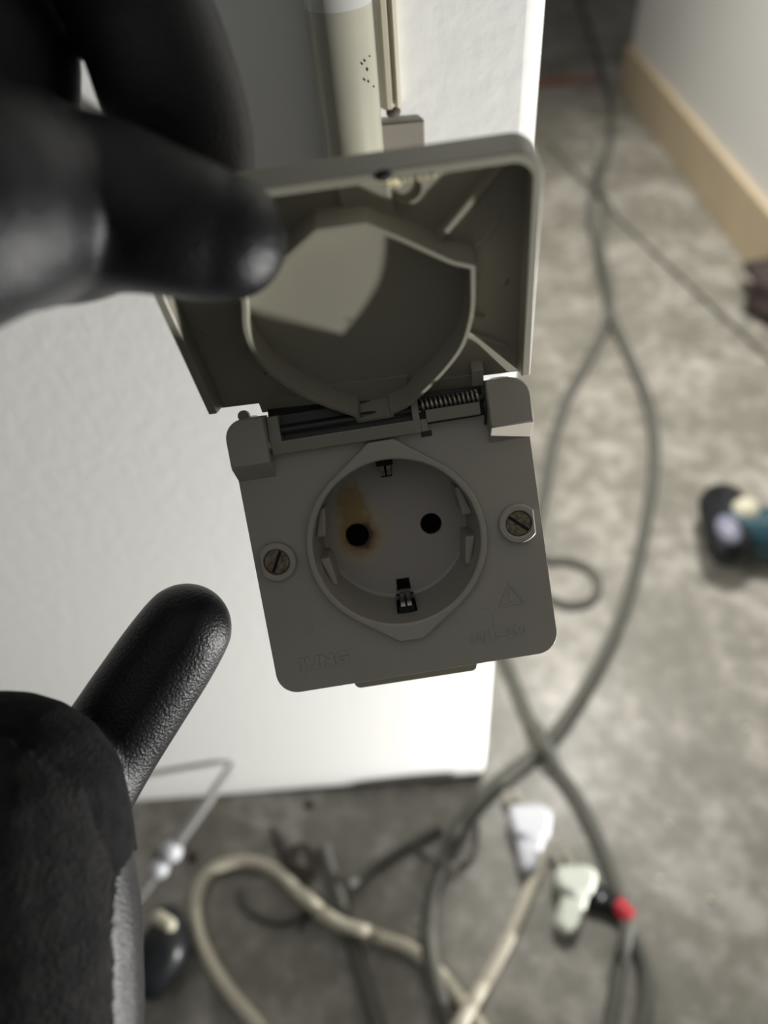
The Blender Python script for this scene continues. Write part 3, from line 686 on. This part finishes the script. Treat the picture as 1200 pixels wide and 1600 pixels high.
# frosted rod leaning on the wall
rod = empty('plastic_rod', Matrix.Translation(fl(205, 1420)), 'frosted pale plastic rod leaning from the floor against the wall beside the thumb', 'rod')
A = fl(205, 1420, .004); Bw = on_wall(362, 1198, .221)
nd1, nd2 = A.lerp(Bw, .40), A.lerp(Bw, .28)
bm = bmesh.new(); tube(bm, [A-rod.location, Bw-rod.location], .0034, 14, ends=True); obj('shaft', bm, m_clear, rod, scale=1, smooth=60)
for q, rr_ in ((nd1, .0075), (nd2, .0065)):
    bm = bmesh.new(); bmesh.ops.create_uvsphere(bm, u_segments=16, v_segments=10, radius=rr_, matrix=Matrix.Translation(q-rod.location)); obj('bead', bm, m_white, rod, scale=1, smooth=80)
# black plug with a cream end
bo = empty('black_adapter', Matrix.Translation(fl(250, 1480)), 'black rounded adapter with a cream end lying on the floor beside the glove', 'adapter')
bm = bmesh.new(); P = [fl(x, y, .016)-bo.location for x, y in ((262, 1440), (262, 1465), (252, 1500), (238, 1530))]
tube(bm, P, [.010, .0165, .0165, .012], 22, ends=True); obj('adapter_body', bm, m_blackp, bo, scale=1, smooth=60)
bm = bmesh.new(); a = fl(256, 1441, .030)-bo.location; tube(bm, [a+Vector((-.004, .003, 0)), a+Vector((.004, -.002, 0))], .0045, 16, ends=True); obj('adapter_end', bm, m_beige, bo, scale=1, smooth=60, label='cream plastic end')
# cordless tool at the right edge
to = empty('power_tool', Matrix.Translation(fl(1165, 830)), 'black and teal hand tool with a beige knob lying at the right of the floor', 'tool')
T = lambda x, y, z: fl(x, y, z)-to.location
bm = bmesh.new(); tube(bm, [T(1128, 790, .03), T(1140, 850, .03)], .021, 20, ends=True); obj('tool_head', bm, m_blackp, to, scale=1, smooth=60)
bm = bmesh.new(); tube(bm, cat([T(1140, 830, .028), T(1175, 832, .028), T(1215, 835, .028), T(1290, 850, .03)], 5), .024, 20, ends=True); obj('tool_body', bm, m_teal, to, scale=1, smooth=60, label='teal tool body')
bm = bmesh.new(); bmesh.ops.create_uvsphere(bm, u_segments=18, v_segments=12, radius=.012, matrix=Matrix.Translation(T(1164, 798, .048))); obj('tool_knob', bm, m_beige, to, scale=1, smooth=80, label='beige knob')
bm = bmesh.new(); bmesh.ops.create_uvsphere(bm, u_segments=18, v_segments=12, radius=.010, matrix=Matrix.Translation(T(1138, 828, .05)) @ Matrix.Diagonal((1, 1.6, .8, 1))); obj('tool_badge', bm, mat('grey_lilac_plastic', (.2, .2, .27), .35), to, scale=1, smooth=80, label='grey plastic button')
# brown bag-like thing further back
def lump(name, px, py, sx, sy, sz, material, label, c_, seed, rot=0, sub=3, rough=.25):
    bm = bmesh.new(); bmesh.ops.create_icosphere(bm, subdivisions=sub, radius=1)
    rnd = random.Random(seed); ph = [rnd.uniform(0, 6) for _ in range(9)]
    for v in bm.verts:
        c = v.co; f = 1+rough*(math.sin(c.x*3+ph[0])*math.sin(c.y*4+ph[1])+.6*math.sin(c.z*6+c.x*5+ph[2])+.4*math.sin(c.y*9+ph[3]+c.z*4))
        v.co = c*f
        v.co = Vector((v.co.x*sx, v.co.y*sy, (max(v.co.z, -.75)+.75)*sz*.57))
    o = obj(name, bm, material, None, scale=1, smooth=80); p = fl(px, py); o.location = p; o.rotation_euler = (0, 0, rot)
    return tag(o, label, c_)
lump('cloth_bundle', 1245, 487, .05, .07, .06, mat('dark_brown_cloth', (.045, .03, .028), .85), 'dark brown bundle on the floor by the skirting at the right edge', 'bundle', 3, .5)
lump('red_rag', 885, 128, .075, .02, .008, mat('dull_red_cloth', (.22, .09, .07), .9), 'flat dull red rag at the far end of the passage', 'rag', 5)
# debris: a torn brown leaf-like scrap with its stem
db = empty('torn_scrap', Matrix.Translation(fl(455, 1340)), 'dark brown torn scrap with a pointed stem lying above the cream cable loop', 'debris')
D_ = lambda x, y, z=.002: fl(x, y, z)-db.location
bm = bmesh.new(); out = [(430, 1312), (452, 1322), (474, 1316), (494, 1332), (493, 1362), (478, 1384), (452, 1378), (438, 1352)]
vs = [bm.verts.new(D_(x, y, .003+.006*((i*37) % 5)/5)) for i, (x, y) in enumerate(out)]; cv = bm.verts.new(D_(464, 1350, .012)); c2 = bm.verts.new(D_(464, 1350, .001))
for i in range(len(vs)):
    bm.faces.new((vs[i], vs[(i+1) % len(vs)], cv)); bm.faces.new((vs[(i+1) % len(vs)], vs[i], c2))
obj('scrap_sheet', bm, m_brown, db, scale=1, smooth=0)
bm = bmesh.new(); tube(bm, [D_(424, 1292, .004), D_(434, 1312, .005), D_(448, 1335, .006)], [.002, .0038, .005], 8); obj('stem', bm, m_brown, db, scale=1)
# crumbs of debris
crumbs = ['dark crumb of dirt on the floor close below the white wall edge', 'dark crumb of dirt just right of the frosted rod beads', 'dark crumb between the frosted rod and the cream cable loop',
 'dark crumb at the end of the curved wire inside the cream loop', 'tiny dark crumb under the curved wire inside the cream loop', 'tiny dark crumb between the dark cable strip and the short stick',
 'pale crumb on the floor between the dark cable strip and the thick dark cable', 'pale crumb on the floor right of the red tape', 'pale crumb at the lower right, farthest right below the red tape height',
 'pale crumb beside the thick dark cable just above its crossing', 'pale crumb at the right edge below the teal tool', 'pale crumb above the red tape in the open floor at right']
for i, (x, y, r) in enumerate(((482, 1258, .0035), (250, 1340, .004), (300, 1340, .004), (476, 1432, .0045), (470, 1450, .002), (545, 1410, .002), (655, 1440, .002), (1030, 1372, .002), (1110, 1405, .0022), (885, 1112, .002), (1165, 1140, .0022), (1045, 1290, .002))):
    o = lump('pebble', x, y, r*1.3, r, r, m_beige if i > 5 else m_brown, None, None, 20+i, i, 1, .2)
    tag(o, crumbs[i], 'crumb', 'crumbs on the floor')
# things in the dark end of the passage
far = empty('stacked_board', Matrix.Translation((0.50, 2.40, 0)), 'pale upright board leaning in the dark far end of the passage', 'board')
bm = bmesh.new(); box(bm, (-.02, -.01, 0), (.03, .01, .35)); box(bm, (-.05, -.02, 0), (-.02, .0, .25)); obj('board', bm, mat('pinkish_board', (.20, .15, .13), .8), far, scale=1, smooth=0, bevel=.002)
